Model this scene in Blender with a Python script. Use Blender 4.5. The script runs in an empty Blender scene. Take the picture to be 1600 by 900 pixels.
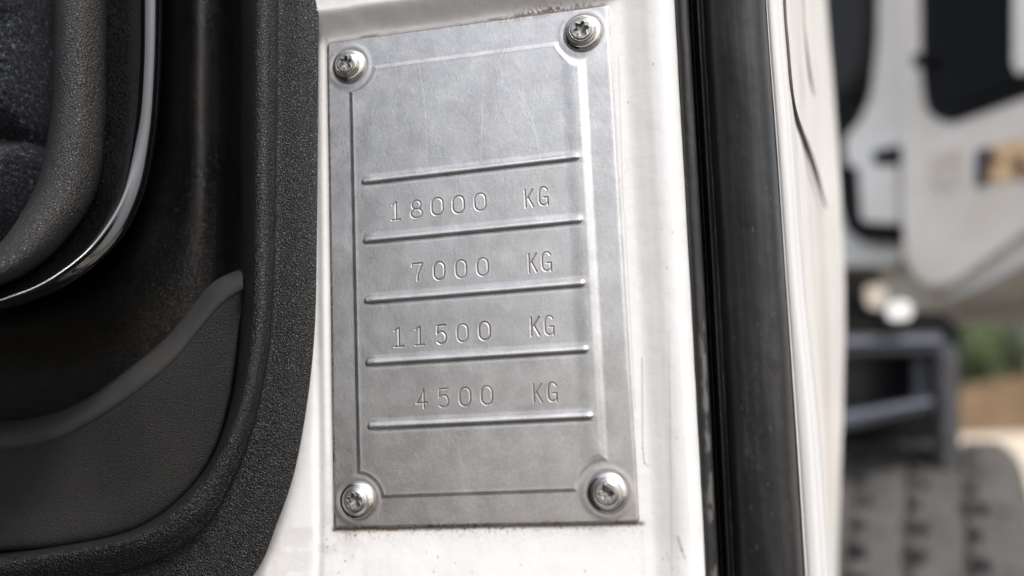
import bpy, math, random
import numpy as np
from mathutils import Vector, Matrix
random.seed(4)
RNG = np.random.default_rng(7)
SC = bpy.context.scene
COL = SC.collection
R = math.radians

# ------------------------------------------------------------------ camera
F = 1500.0                                   # focal length in photo pixels (1600 wide)
RM = np.array([[0.9735865871321354, 0.22456322304778872, -0.04123731575636996],
               [-0.07220353, 0.1314803, -0.98868578],
               [-0.21660057, 0.9655487, 0.14422171]])
CAM = np.array([0.06453266, -0.24136161, -0.0427307])
cam_d = bpy.data.cameras.new('camera')
cam_d.sensor_width = 36.0
cam_d.lens = F / 1600 * 36.0
cam_d.clip_start = 0.01
cam_d.clip_end = 3000
cam_d.dof.use_dof = True
cam_d.dof.focus_distance = 0.256
cam_d.dof.aperture_fstop = (cam_d.lens / 1000.0) / 0.0061
cam = bpy.data.objects.new('camera', cam_d)
COL.objects.link(cam)
cam.matrix_world = Matrix(((RM[0, 0], -RM[1, 0], -RM[2, 0], CAM[0]),
                           (RM[0, 1], -RM[1, 1], -RM[2, 1], CAM[1]),
                           (RM[0, 2], -RM[1, 2], -RM[2, 2], CAM[2]), (0, 0, 0, 1)))
SC.camera = cam

# ------------------------------------------------------------------ sky, sun, exposure
SUN_DIR = Vector((0.45, -0.52, 0.88)).normalized()      # towards the sun
world = bpy.data.worlds.new('World'); SC.world = world
world.use_nodes = True
wn = world.node_tree
bg = wn.nodes['Background']
sky = wn.nodes.new('ShaderNodeTexSky')
sky.sky_type = 'NISHITA'; sky.sun_disc = False
sky.sun_elevation = math.asin(SUN_DIR.z)
sky.sun_rotation = math.atan2(SUN_DIR.x, SUN_DIR.y)
sky.air_density = 1.0; sky.dust_density = 4.0; sky.ozone_density = 1.0
hs = wn.nodes.new('ShaderNodeHueSaturation')             # hazy white sky
hs.inputs['Saturation'].default_value = 0.48
wn.links.new(sky.outputs[0], hs.inputs['Color'])
wn.links.new(hs.outputs[0], bg.inputs['Color'])
bg.inputs['Strength'].default_value = 0.138
sun_d = bpy.data.lights.new('sun', 'SUN')
sun_d.energy = 1.1; sun_d.angle = R(14); sun_d.color = (1, 0.975, 0.94)
sun = bpy.data.objects.new('sun', sun_d); COL.objects.link(sun)
sun.rotation_euler = SUN_DIR.to_track_quat('Z', 'Y').to_euler()
SC.view_settings.view_transform = 'Standard'
SC.view_settings.look = 'None'
SC.view_settings.gamma = 1.0
SC.view_settings.exposure = 0.88

# ------------------------------------------------------------------ measuring helpers
def ray(px, py):
    px = np.asarray(px, float); py = np.asarray(py, float)
    d = np.stack([(px - 800) / F, (py - 450) / F, np.ones_like(px + py)], -1)
    return d @ RM
def PX(px, py, Y=0.0):                      # point of the photo on the plane y = Y (parallel to the door edge)
    d = ray(px, py); t = (Y - CAM[1]) / d[..., 1]
    return CAM + d * t[..., None]
def sst(x, a, b):
    t = np.clip((x - a) / (b - a), 0, 1); return t * t * (3 - 2 * t)
def vnoise(x, y, seed, period=256):         # smooth value noise, x and y in cells
    r = np.random.default_rng(seed).random((period, period))
    xi = np.floor(x).astype(int); yi = np.floor(y).astype(int)
    fx = x - xi; fy = y - yi
    fx = fx * fx * (3 - 2 * fx); fy = fy * fy * (3 - 2 * fy)
    a = r[xi % period, yi % period]; b = r[(xi + 1) % period, yi % period]
    c = r[xi % period, (yi + 1) % period]; d = r[(xi + 1) % period, (yi + 1) % period]
    return (a * (1 - fx) + b * fx) * (1 - fy) + (c * (1 - fx) + d * fx) * fy
def fbm(x, y, seed, o=4):
    s = 0; a = .5
    for k in range(o):
        s = s + a * vnoise(x * 2 ** k, y * 2 ** k, seed + k); a *= .5
    return s / (1 - .5 ** o)

# ------------------------------------------------------------------ mesh helpers
def obj(name, mesh, mats, parent=None):
    o = bpy.data.objects.new(name, mesh); COL.objects.link(o)
    for m in (mats if isinstance(mats, (list, tuple)) else [mats]): mesh.materials.append(m)
    if parent is not None: o.parent = parent
    return o
def grid_mesh(name, P, close_u=False, close_v=False, attrs=None, smooth=True, flip=False):
    n, m = P.shape[:2]
    idx = np.arange(n * m).reshape(n, m)
    a = idx if not close_u else np.vstack([idx, idx[:1]])
    a = a if not close_v else np.hstack([a, a[:, :1]])
    q = np.stack([a[:-1, :-1], a[1:, :-1], a[1:, 1:], a[:-1, 1:]], -1).reshape(-1, 4)
    if flip: q = q[:, ::-1]
    return raw_mesh(name, P.reshape(-1, 3), q, attrs, smooth)
def raw_mesh(name, V, q, attrs=None, smooth=True):
    me = bpy.data.meshes.new(name)
    me.vertices.add(len(V)); me.vertices.foreach_set('co', np.ascontiguousarray(V, dtype=np.float32).ravel())
    me.loops.add(q.size); me.loops.foreach_set('vertex_index', np.ascontiguousarray(q, dtype=np.int32).ravel())
    me.polygons.add(len(q))
    me.polygons.foreach_set('loop_start', np.arange(0, q.size, q.shape[1], dtype=np.int32))
    me.polygons.foreach_set('use_smooth', np.full(len(q), smooth))
    for k, v in (attrs or {}).items():
        at = me.attributes.new(k, 'FLOAT', 'POINT'); at.data.foreach_set('value', np.ascontiguousarray(v, dtype=np.float32).ravel())
    me.update(calc_edges=True); me.validate()
    return me
def catmull(pts, n):
    pts = np.asarray(pts, float)
    p = np.concatenate([(2 * pts[0] - pts[1])[None], pts, (2 * pts[-1] - pts[-2])[None]], 0)
    t = np.linspace(0, len(pts) - 1, n); i = np.minimum(t.astype(int), len(pts) - 2)
    u = (t - i).reshape((-1,) + (1,) * (pts.ndim - 1))
    a, b, c, d = p[i], p[i + 1], p[i + 2], p[i + 3]
    return .5 * (2 * b + (c - a) * u + (2 * a - 5 * b + 4 * c - d) * u ** 2 + (3 * b - a - 3 * c + d) * u ** 3)
def loft(name, curves, nu, nv, mat, parent, wobble=0, flip=False):
    # curves: list over the cross-section of lists of (px, py, Y) along the part
    P = np.array([[tuple(PX(x, y, Y)) for x, y, Y in c] for c in curves])       # section x along x 3
    P = np.swapaxes(catmull(P, nv), 0, 1)
    P = np.swapaxes(catmull(P, nu), 0, 1)
    if wobble:
        n, m = P.shape[:2]; a, b = np.meshgrid(np.linspace(0, 6, n), np.linspace(0, 20, m), indexing='ij')
        P[..., 1] += wobble * (fbm(a, b, 31) - .5)
    return obj(name, grid_mesh(name, P, flip=flip), mat, parent)
def tag(o, label=None, cat=None, group=None, kind=None):
    if label: o['label'] = label
    if cat: o['category'] = cat
    if group: o['group'] = group
    if kind: o['kind'] = kind
    return o
def empty(name, loc):
    o = bpy.data.objects.new(name, None); COL.objects.link(o); o.location = loc
    o.empty_display_size = .02
    return o
def attach(o, parent):                      # parent without moving
    o.parent = parent
    o.matrix_parent_inverse = Matrix.Translation(parent.location).inverted()
    return o

# ------------------------------------------------------------------ material helper
class M:
    def __init__(s, name, color=(.5, .5, .5), rough=.5, metal=0, spec=.5, coat=0):
        s.m = bpy.data.materials.new(name); s.m.use_nodes = True
        s.t = s.m.node_tree; s.b = s.t.nodes['Principled BSDF']
        s.b.inputs['Base Color'].default_value = (*color, 1)
        s.b.inputs['Roughness'].default_value = rough
        s.b.inputs['Metallic'].default_value = metal
        s.b.inputs['Specular IOR Level'].default_value = spec
        s.b.inputs['Coat Weight'].default_value = coat
        s.b.inputs['Coat Roughness'].default_value = .05
        s.co = None
    def n(s, typ, **kw):
        nd = s.t.nodes.new('ShaderNode' + typ)
        for k, v in kw.items():
            if k in nd.inputs: nd.inputs[k].default_value = v
            else: setattr(nd, k, v)
        return nd
    def l(s, a, b): s.t.links.new(a, b)
    def coord(s, scale=(1, 1, 1)):
        tc = s.n('TexCoord'); mp = s.n('Mapping'); mp.inputs['Scale'].default_value = scale
        s.l(tc.outputs['Object'], mp.inputs['Vector']); return mp.outputs[0]
    def noise(s, scale, detail=3, rough=.5, dist=0, stretch=(1, 1, 1)):
        nd = s.n('TexNoise'); nd.inputs['Scale'].default_value = scale
        nd.inputs['Detail'].default_value = detail; nd.inputs['Roughness'].default_value = rough
        nd.inputs['Distortion'].default_value = dist
        s.l(s.coord(stretch), nd.inputs['Vector']); return nd.outputs['Fac']
    def voro(s, scale, feature='F1', stretch=(1, 1, 1)):
        nd = s.n('TexVoronoi', feature=feature); nd.inputs['Scale'].default_value = scale
        s.l(s.coord(stretch), nd.inputs['Vector']); return nd.outputs['Distance']
    def ramp(s, fac, stops):
        nd = s.n('ValToRGB'); cr = nd.color_ramp
        while len(cr.elements) < len(stops): cr.elements.new(.5)
        for e, (p, c) in zip(cr.elements, stops):
            e.position = p; e.color = (*c, 1) if isinstance(c, tuple) else (c, c, c, 1)
        s.l(fac, nd.inputs[0]); return nd.outputs[0]
    def attr(s, name):
        nd = s.n('Attribute', attribute_name=name); return nd.outputs['Fac']
    def math(s, op, a, b=0):
        nd = s.n('Math', operation=op)
        for i, v in enumerate((a, b)):
            if isinstance(v, (int, float)): nd.inputs[i].default_value = v
            else: s.l(v, nd.inputs[i])
        return nd.outputs[0]
    def mix(s, fac, a, b):
        nd = s.n('Mix', data_type='RGBA')
        for i, v in ((0, fac), (6, a), (7, b)):
            if isinstance(v, (int, float)): nd.inputs[i].default_value = v
            elif isinstance(v, tuple): nd.inputs[i].default_value = (*v, 1)
            else: s.l(v, nd.inputs[i])
        return nd.outputs[2]
    def color(s, o): s.l(o, s.b.inputs['Base Color']); return s
    def rough(s, o): s.l(o, s.b.inputs['Roughness']); return s
    def bump(s, h, dist, strength=1, prev=None):
        nd = s.n('Bump'); nd.inputs['Distance'].default_value = dist; nd.inputs['Strength'].default_value = strength
        s.l(h, nd.inputs['Height'])
        if prev is not None: s.l(prev, nd.inputs['Normal'])
        s.l(nd.outputs[0], s.b.inputs['Normal']); return nd.outputs[0]

# ---- brushed aluminium plate
mp_ = M('dull_aluminium', rough=.42, metal=1)
g1 = mp_.noise(160, 4, .6); g2 = mp_.noise(2600, 2, .6); g3 = mp_.noise(1100, 3, .7, stretch=(1, 1, .5))
base = mp_.ramp(g1, [(.3, (.48, .48, .485)), (.7, (.59, .59, .592))])
base = mp_.mix(mp_.math('MULTIPLY', mp_.ramp(g2, [(.35, 0.), (.75, 1.)]), .35), base, (.74, .74, .74))
base = mp_.mix(mp_.math('MULTIPLY', mp_.ramp(mp_.noise(650, 4, .7), [(.40, 0.), (.62, 1.)]), .22), base, (.36, .36, .375))
base = mp_.mix(mp_.attr('scratch'), base, (.86, .86, .86))
base = mp_.mix(mp_.attr('grime'), base, (.16, .115, .08))
mp_.color(base)
rr = mp_.math('ADD', mp_.math('MULTIPLY', g3, .14), mp_.math('MULTIPLY', g1, .16))
rr = mp_.math('ADD', rr, mp_.math('MULTIPLY', mp_.noise(420, 4, .7, 1.0), .16))
rr = mp_.math('ADD', rr, .18)
rr = mp_.math('ADD', rr, mp_.math('MULTIPLY', mp_.attr('grime'), .3))
mp_.rough(rr)
b1 = mp_.bump(g2, .000035, 1)
mp_.bump(g3, .00003, 1, b1)
MPLATE = mp_.m

ms_ = M('stainless_steel', (.62, .60, .58), .2, 1)
sn = ms_.noise(500, 3); ms_.rough(ms_.math('ADD', ms_.math('MULTIPLY', sn, .2), .1))
ms_.color(ms_.mix(ms_.math('MULTIPLY', ms_.ramp(ms_.noise(220, 3), [(.55, 0.), (.72, 1.)]), .45), (.66, .645, .62), (.36, .27, .19)))
MSCREW = ms_.m
mh_ = M('screw_head_steel', (.34, .345, .34), .42, 1)
mh_.bump(mh_.noise(2200, 2), .00004)
mh_.color(mh_.ramp(mh_.noise(900, 3), [(.3, (.26, .26, .255)), (.7, (.42, .42, .41))]))
MHEAD = mh_.m

# ---- white paint with grime
mw = M('white_paint', (.8, .8, .79), .28, 0, .5, .3)
wn1 = mw.noise(90, 4, .6)
wc = mw.ramp(wn1, [(.3, (.70, .70, .70)), (.65, (.73, .73, .73))])
spk = mw.math('MULTIPLY', mw.ramp(mw.noise(1500, 3, .7), [(.66, 0.), (.74, 1.)]), .5)
wc = mw.mix(mw.math('MULTIPLY', spk, mw.ramp(mw.noise(60, 2), [(.45, 0.), (.7, 1.)])), wc, (.30, .25, .2))
wc = mw.mix(mw.attr('grime'), wc, (.2, .145, .10))
mw.color(wc); mw.rough(mw.math('ADD', mw.math('MULTIPLY', wn1, .25), .16))
mw.bump(mw.noise(220, 3), .00015)
MWHITE = mw.m
mw2 = M('plain_white_paint', (.74, .735, .72), .5, 0, .5, 0)
mw2.color(mw2.ramp(mw2.noise(7, 5, .6), [(.3, (.76, .74, .70)), (.55, (.86, .85, .82))]))
MWHITE2 = mw2.m
mg = M('grey_white_panel', (.6, .595, .58), .4)
mg.color(mg.ramp(mg.noise(24, 5, .6, stretch=(1, 1, .25)), [(.3, (.60, .565, .52)), (.55, (.78, .76, .73))]))
MPANEL = mg.m
mbe = M('beige_sill_paint', (.5, .44, .36), .45)
mbe.color(mbe.ramp(mbe.noise(12, 4), [(.3, (.40, .33, .24)), (.7, (.60, .55, .48))]))
MBEIGE = mbe.m

# ---- black plastics and rubber
def leather(name, c0, c1, scale, dist, rough, spec=.7, dusty=1):
    m = M(name, c0, rough, 0, spec)
    nv = m.n('TexVoronoi', feature='DISTANCE_TO_EDGE'); nv.inputs['Scale'].default_value = scale
    wob = m.n('TexNoise'); wob.inputs['Scale'].default_value = scale * 1.1; wob.inputs['Detail'].default_value = 2
    c = m.coord(); m.l(c, wob.inputs['Vector'])
    va = m.n('VectorMath', operation='MULTIPLY_ADD')
    m.l(wob.outputs['Color'], va.inputs[0]); va.inputs[1].default_value = (1.6 / scale,) * 3; m.l(c, va.inputs[2])
    m.l(va.outputs[0], nv.inputs['Vector'])
    edge = m.ramp(nv.outputs['Distance'], [(0., 0.), (.22, 1.)])
    fine = m.noise(scale * 1.5, 3, .6)
    h = m.math('ADD', m.math('MULTIPLY', edge, .55), m.math('MULTIPLY', fine, .9))
    m.bump(h, dist)
    big = m.noise(45, 4, .6)
    col = m.ramp(big, [(.3, c0), (.7, c1)])
    dust = m.math('MULTIPLY', m.ramp(m.noise(scale * .9, 3, .7), [(.58, 0.), (.75, 1.)]), m.ramp(m.noise(25, 2), [(.4, .03), (.7, .4)]))
    m.color(m.mix(m.math('MULTIPLY', dust, dusty), col, (.035, .03, .027)))
    m.rough(m.math('ADD', m.math('MULTIPLY', big, .2), rough - .1))
    return m.m
MTRIM = leather('grained_black_plastic', (.0033, .0033, .0036), (.0055, .0054, .0056), 1250, .00036, .33, .60, .1)
MTRIM2 = leather('fine_grained_black_plastic', (.0028, .0028, .0028), (.0055, .005, .0048), 1500, .0003, .42)
MCHAN = leather('smooth_black_plastic', (.003, .003, .003), (.0075, .007, .0067), 1500, .00016, .30, .45, .3)
MPOCK = leather('soft_grained_plastic', (.021, .021, .0212), (.030, .0295, .029), 1400, .00024, .5, .18, .5)
mgl = M('gloss_black_plastic', (.0015, .0015, .002), .07, 0, 1.0, .45)
mgl.rough(mgl.math('ADD', mgl.math('MULTIPLY', mgl.noise(60, 4), .12), .03))
MGLOSS = mgl.m
mfab = M('navy_black_fabric', (.012, .014, .02), .9, 0, .2)
mfab.b.inputs['Sheen Weight'].default_value = .05
fz = mfab.noise(1100, 5, .75, 1.2)
mfab.color(mfab.ramp(fz, [(.42, (.002, .0025, .004)), (.54, (.008, .010, .016)), (.66, (.13, .155, .21))]))
mfab.bump(fz, .0012)
MFAB = mfab.m
mru = M('black_rubber', (.012, .012, .013), .36, 0, .35)
st = mru.noise(900, 3, .6, stretch=(1, 1, .012))
st2 = mru.noise(190, 3, .6, stretch=(1, 1, .03))
rcol = mru.ramp(st2, [(.3, (.008, .008, .0085)), (.7, (.020, .020, .021))])
sp = mru.math('MULTIPLY', mru.ramp(mru.noise(2400, 2, .6), [(.68, 0.), (.76, 1.)]), .5)
rcol = mru.mix(sp, rcol, (.16, .15, .14))
rcol = mru.mix(mru.attr('grime'), rcol, (.13, .125, .12))
mru.color(rcol)
mru.rough(mru.math('ADD', mru.math('MULTIPLY', st2, .12), .40))
rb = mru.bump(st, .00010); mru.bump(st2, .00016, 1, rb)
MRUB = mru.m
MBLACK = M('dark_void_plastic', (.005, .005, .006), .6, 0, .2).m
mgf = M('grey_plastic', (.07, .072, .08), .32, 0, .8); MGREY = mgf.m
mgf.color(mgf.ramp(mgf.noise(20, 4), [(.3, (.03, .031, .036)), (.7, (.08, .085, .10))]))
MGLASS = M('dark_window_glass', (.003, .003, .004), .08, 0, .12).m
mty = M('dusty_tyre_rubber', (.10, .098, .095), .75)
mty.color(mty.ramp(mty.noise(30, 5, .65), [(.3, (.042, .039, .036)), (.7, (.085, .081, .077))]))
mty.bump(mty.noise(160, 4), .002); MTYRE = mty.m

# ================================================================== THE NEAR TRUCK CAB
cab = empty('truck_cab', (0, 0.02, -0.25))
tag(cab, 'white truck cab door frame with black moulded trim and a black rubber seal', 'truck')

# ---- white door frame (sheet metal with pressed steps)
def door_frame():
    xs0 = np.linspace(0, 1, 500); ys = np.linspace(-260, 1160, 900)
    S, Yp = np.meshgrid(xs0, ys, indexing='ij')
    xr = np.interp(Yp, [-260, 0, 200, 450, 700, 900, 1160], [1040, 1058, 1066, 1080, 1093, 1102, 1112])
    xl_ = np.interp(Yp, [620, 800, 900], [446, 400, 320]); Xp = xl_ + (xr - xl_) * S
    yt = 68 - .1364 * (Xp - 512)
    d = yt - Yp                                     # above the plate
    px_r = 952 + .0593 * (Yp - 8)
    e = Xp - px_r                                   # right of the plate
    lift = .0050 * sst(d + 8 * (fbm(Xp / 90, Yp / 90, 3) - .5), 6, 44)
    lift += .0020 * sst(d, 40, 110)
    lift *= 1 - sst(e, 0, 45) * .7
    lift += .0016 * sst(e, 16, 62)
    lift += .0006 * sst(e, 45, 75)
    lift -= .0075 * np.clip((e - 78) / 34, 0, 1) ** 2
    xl = np.interp(Yp, [0, 800], [503, 512])
    lift += .0002 * np.exp(-((Xp - xl + 2) / 5.0) ** 2) * sst(Yp, 30, 60) * (1 - sst(Yp, 640, 800))
    lift -= .0005 * np.exp(-((Xp - xl + 14) / 7.0) ** 2)
    lift += .0003 * (fbm(Xp / 130, Yp / 160, 9, 3) - .5)
    lift += .0008 * sst(Yp, 830, 930)
    Yw = -lift
    P = PX(Xp, Yp, 0.0)
    k = (Yw - 0) / 1.0
    P = P.copy(); P[..., 1] += k
    # grime mask: rust under the top edge, dirt below the plate, odd marks
    n1 = fbm(Xp / 3.2, Yp / 3.2, 40, 3); n2 = fbm(Xp / 22, Yp / 22, 44, 3)
    g = .95 * np.exp(-((d - 1.5) / 3.2) ** 2) * (.45 + .55 * sst(n2, .45, .62)) * sst(Xp, 505, 530) * (1 - sst(e, -8, 0))
    g += 1.2 * np.exp(-((d - 4) / 6.5) ** 2) * sst(Xp, 770, 850) * (1 - sst(Xp, 862, 960)) * sst(n1 + .25 * n2, .56, .68)
    yb = 826 - .0189 * (Xp - 523)
    db = Yp - yb
    g += 1.0 * np.exp(-((db - 1) / 3.5) ** 2) * sst(Xp, 515, 525) * (1 - sst(e, 2, 12))
    g += .6 * np.exp(-(np.clip(db - 2, 0, 99) / 11) ** 1.2) * sst(n1, .55, .7) * sst(db, -2, 2) * sst(Xp, 515, 525) * (1 - sst(e, 0, 14))
    g += .16 * sst(n2, .45, .7) * (1 - sst(Xp, 520, 640)) * sst(Yp, 760, 840)
    g += .10 * np.exp(-((e - 1.5) / 2.4) ** 2) * (.5 + .8 * n2) * sst(Yp, 20, 60)
    xl2 = np.interp(Yp, [68, 826], [512, 523])
    g += .35 * np.exp(-((Xp - xl2 + 2) / 2.2) ** 2) * (Yp > 60) * (Yp < 830)
    def mark(p0, p1, w, s):
        p0 = np.array(p0, float); p1 = np.array(p1, float); v = p1 - p0
        t = np.clip(((Xp - p0[0]) * v[0] + (Yp - p0[1]) * v[1]) / (v @ v), 0, 1)
        dd = np.hypot(Xp - p0[0] - t * v[0], Yp - p0[1] - t * v[1])
        return s * np.exp(-(dd / w) ** 2)
    g += mark((1003, 560), (1004, 700), 1.1, .55) + mark((1004, 700), (1007, 724), 1.1, .6) + mark((1007, 724), (1013, 729), 1, .5)
    g += mark((1060, 838), (1066, 858), 2.2, .55) + mark((1066, 858), (1071, 870), 1.5, .5) + mark((1042, 862), (1046, 874), 1.2, .35)
    g += mark((1046, 520), (1050, 900), 1.6, .22) + mark((966, 90), (974, 330), 1.0, .28) + mark((976, 330), (992, 640), .9, .25)
    for k in range(70):
        cx, cy = random.uniform(500, 1095), random.uniform(820, 900) if k < 30 else random.uniform(0, 900)
        g += random.uniform(.3, .8) * np.exp(-(((Xp - cx) / random.uniform(.8, 1.6)) ** 2 + ((Yp - cy) / random.uniform(.8, 2)) ** 2))
    # borders go back into the cab
    L = P[:1].copy(); L[..., 1] += .03
    Rr = P[-1:].copy(); Rr[..., 1] += .03
    P = np.concatenate([L, P, Rr], 0); g = np.concatenate([g[:1], g, g[-1:]], 0)
    return obj('door_frame', grid_mesh('door_frame', P, attrs={'grime': np.clip(g, 0, 1)}), MWHITE)
attach(door_frame(), cab)

# ---- rubber door seal: lip, groove, small ridge, large bulb
def seal():
    rows = [(-260, 1), (0, 1), (150, 1), (300, 1), (450, 1), (600, 1), (750, 1), (900, 1), (1160, 1)]
    Ls = np.interp([r[0] for r in rows], [-260, 0, 450, 900, 1160], [1040, 1051, 1075, 1096, 1106])
    Rs = np.interp([r[0] for r in rows], [-260, 0, 450, 900, 1160], [1182, 1197, 1229, 1257, 1270])
    prof = [(-.10, .030), (-.05, .012), (.0, .004), (.03, .0008), (.08, -.0002), (.145, .0002), (.165, .0018), (.18, .0105), (.215, .0115), (.235, .0080),
            (.255, .0026), (.275, .0022), (.295, .0030), (.315, .0034), (.345, .0018), (.39, -.0014), (.47, -.0034), (.56, -.0043), (.66, -.0049), (.76, -.0051),
            (.86, -.0046), (.93, -.0030), (.975, .0005), (.995, .006), (.995, .014), (.98, .03)]
    pts = np.array([[tuple(PX(l + (r - l) * u, row[0], 0)) for row, l, r in zip(rows, Ls, Rs)] for u, y in prof])
    prof_y = np.array([p[1] for p in prof])
    pts = np.array([[tuple(PX(l + (r - l) * u, row[0], y)) for row, l, r in zip(rows, Ls, Rs)] for u, y in prof])
    P = np.swapaxes(catmull(pts, 220), 0, 1); P = np.swapaxes(catmull(P, 420), 0, 1)
    n, m = P.shape[:2]
    a, b = np.meshgrid(np.linspace(0, 1, n), np.linspace(0, 1, m), indexing='ij')
    P[..., 1] += .0007 * (fbm(a * 5, b * 16, 71) - .5)
    lipm = np.exp(-((a * (len(prof) - 1) - 4.7) / .55) ** 2)
    g = lipm * sst(fbm(a * 30, b * 40, 60), .42, .62) * sst(b, .45, .6) * .8
    q = (a * (len(prof) - 1))
    g += .5 * np.exp(-((q - 13) / .28) ** 2) * (.3 + .7 * sst(fbm(a * 5, b * 60, 62), .4, .6))
    g += .05 * sst(fbm(a * 60, b * 10, 64), .5, .7) + .10 * sst(fbm(a * 9, b * 7, 67), .5, .75) * sst(fbm(a * 160, b * 200, 68), .45, .62) * 2
    for k in range(46):
        cu, cv = random.uniform(14, 21), random.uniform(.2, .86)
        r1, r2 = random.uniform(.02, .06), random.uniform(.0006, .003)
        g += .9 * np.exp(-(((q - cu) / r1) ** 2 + ((b - cv) / r2) ** 2))
    return obj('door_seal', grid_mesh('door_seal', P, attrs={'grime': np.clip(g, 0, 1)}), MRUB)
attach(seal(), cab)

# ---- white flange right of the seal and the outer panel going away from us
def col(xs, ys=(-260, 0, 230, 450, 680, 900, 1160), Y=0.0):
    return [(x, y, Y) for x, y in zip(xs, ys)]
MFL = M('soft_white_paint', (.56, .56, .56), .6).m
fl = [col((1184, 1196, 1213, 1228, 1243, 1257, 1272), Y=.03),
      col((1184, 1196, 1213, 1228, 1243, 1257, 1272), Y=.0075),
      col((1187, 1199, 1216, 1231, 1248, 1262, 1278), Y=.0048),
      col((1194, 1206, 1225, 1241, 1262, 1275, 1292), Y=.0044),
      col((1200, 1212, 1231, 1246, 1268, 1283, 1301), Y=.0052),
      col((1206, 1218, 1237, 1252, 1274, 1290, 1310), Y=.0056),
      col((1210, 1222, 1240, 1256, 1279, 1295, 1316), Y=.0075),
      col((1211, 1223, 1241, 1257, 1280, 1296, 1317), Y=.0125)]
attach(loft('body_flange', fl, 60, 90, MFL, None, .0002), cab)
op = [col((1204, 1216, 1233, 1249, 1272, 1288, 1308), Y=.0085),
      col((1210, 1222, 1239, 1255, 1279, 1294, 1316), Y=.0120),
      col((1222, 1234, 1250, 1264, 1286, 1298, 1318), Y=.050),
      col((1240, 1250, 1262, 1275, 1291, 1299, 1318), Y=.110),
      col((1262, 1270, 1286, 1296, 1299, 1303, 1318), Y=.18),
      col((1280, 1288, 1306, 1316, 1313, 1307, 1316), Y=.27),
      col((1281, 1290, 1308, 1318, 1315, 1309, 1317), Y=.34),
      col((1262, 1270, 1286, 1296, 1299, 1303, 1318), Y=.40)]
attach(loft('outer_panel', op, 70, 90, MPANEL, None, .006), cab)
def tube(name, pts, rad, mat, parent=None, n=10, seg=60):
    P = catmull(np.array(pts), seg); rad = np.interp(np.linspace(0, 1, seg), np.linspace(0, 1, len(rad)), rad) if isinstance(rad, (list, tuple)) else np.full(seg, rad)
    T = np.gradient(P, axis=0); T /= np.linalg.norm(T, axis=1)[:, None]
    up = np.array([0, 0, 1.]) if abs(T[0][2]) < .8 else np.array([1., 0, 0])
    A = np.cross(T, up); A /= np.linalg.norm(A, axis=1)[:, None]; B = np.cross(T, A)
    th = np.linspace(0, 2 * np.pi, n, endpoint=False)
    V = P[:, None] + rad[:, None, None] * (np.cos(th)[None, :, None] * A[:, None] + np.sin(th)[None, :, None] * B[:, None])
    return obj(name, grid_mesh(name, V, close_v=True, flip=True), mat, parent)
mcb = M('dark_brown_line', (.09, .075, .065), .7).m
attach(tube('panel_line', [tuple(PX(x, y, Y)) for x, y, Y in ((1220, -200, .018), (1226, 0, .018), (1231, 70, .018), (1238, 150, .022), (1247, 190, .040), (1262, 232, .088), (1276, 275, .12), (1290, 325, .15))], [.0004, .0004, .0004, .0005, .0006, .0009, .0009, .0003], mcb), cab)  # added tube drawn in place of a dark seam in the panel
attach(tube('panel_line', [tuple(PX(x, y, Y)) for x, y, Y in ((1250, -200, .09), (1255, 0, .09), (1259, 60, .09), (1266, 120, .10), (1272, 150, .11))], [.0004, .0004, .0004, .0006, .0002], M('pale_brown_line', (.36, .31, .27), .7).m), cab)  # pale brown tube drawn as a faint stripe along the panel

# ---- black moulded trim
def C(pts, Y):
    n = len(pts)
    if isinstance(Y, (int, float)): Y = [Y] * n
    Y = np.interp(np.linspace(0, 1, n), np.linspace(0, 1, len(Y)), Y)
    return [(x, y, float(v)) for (x, y), v in zip(pts, Y)]
E0 = [(499, -260), (498, 0), (497, 200), (495, 380), (492, 510), (481, 622), (461, 733), (433, 817), (397, 897), (310, 985), (150, 1045), (-60, 1075), (-420, 1100)]
O_ = [(440, -260), (439, 0), (437, 200), (434, 380), (430, 490), (420, 580), (399, 675), (370, 755), (326, 832), (245, 889), (110, 925), (-60, 946), (-420, 965)]
C_ = [(416, -260), (416, 0), (415, 200), (414, 380), (411, 480), (403, 560), (386, 640), (354, 722), (308, 795), (232, 846), (110, 875), (-60, 898), (-420, 915)]
I_ = [(399, -260), (399, 0), (398, 200), (397, 380), (395, 470), (389, 550), (374, 630), (343, 712), (296, 778), (222, 833), (110, 859), (-60, 880), (-420, 897)]
G_ = [(378, -260), (378, 0), (377, 200), (376, 380), (374, 465), (370, 550), (358, 632), (332, 710), (286, 772), (214, 823), (110, 849), (-60, 868), (-420, 885)]
trim = [C([(x - 8, y - 4) for x, y in E0], .024), C([(x - 1, y) for x, y in E0], .004), C(E0, -.0035), C([(x - 4, y - 3) for x, y in E0], -.0052),
        C([(a[0] * .5 + b[0] * .5, a[1] * .5 + b[1] * .5) for a, b in zip(E0, O_)], -.0066),
        C(O_, -.0072), C([(a[0] * .6 + b[0] * .4, a[1] * .6 + b[1] * .4) for a, b in zip(O_, C_)], -.0100), C(C_, -.0138), C(I_, -.0134),
        C([(a[0] * .3 + b[0] * .7, a[1] * .3 + b[1] * .7) for a, b in zip(I_, G_)], -.004), C(G_, .008), C(G_, .038)]
attach(loft('trim_panel', trim, 150, 420, MTRIM, None), cab)

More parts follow.
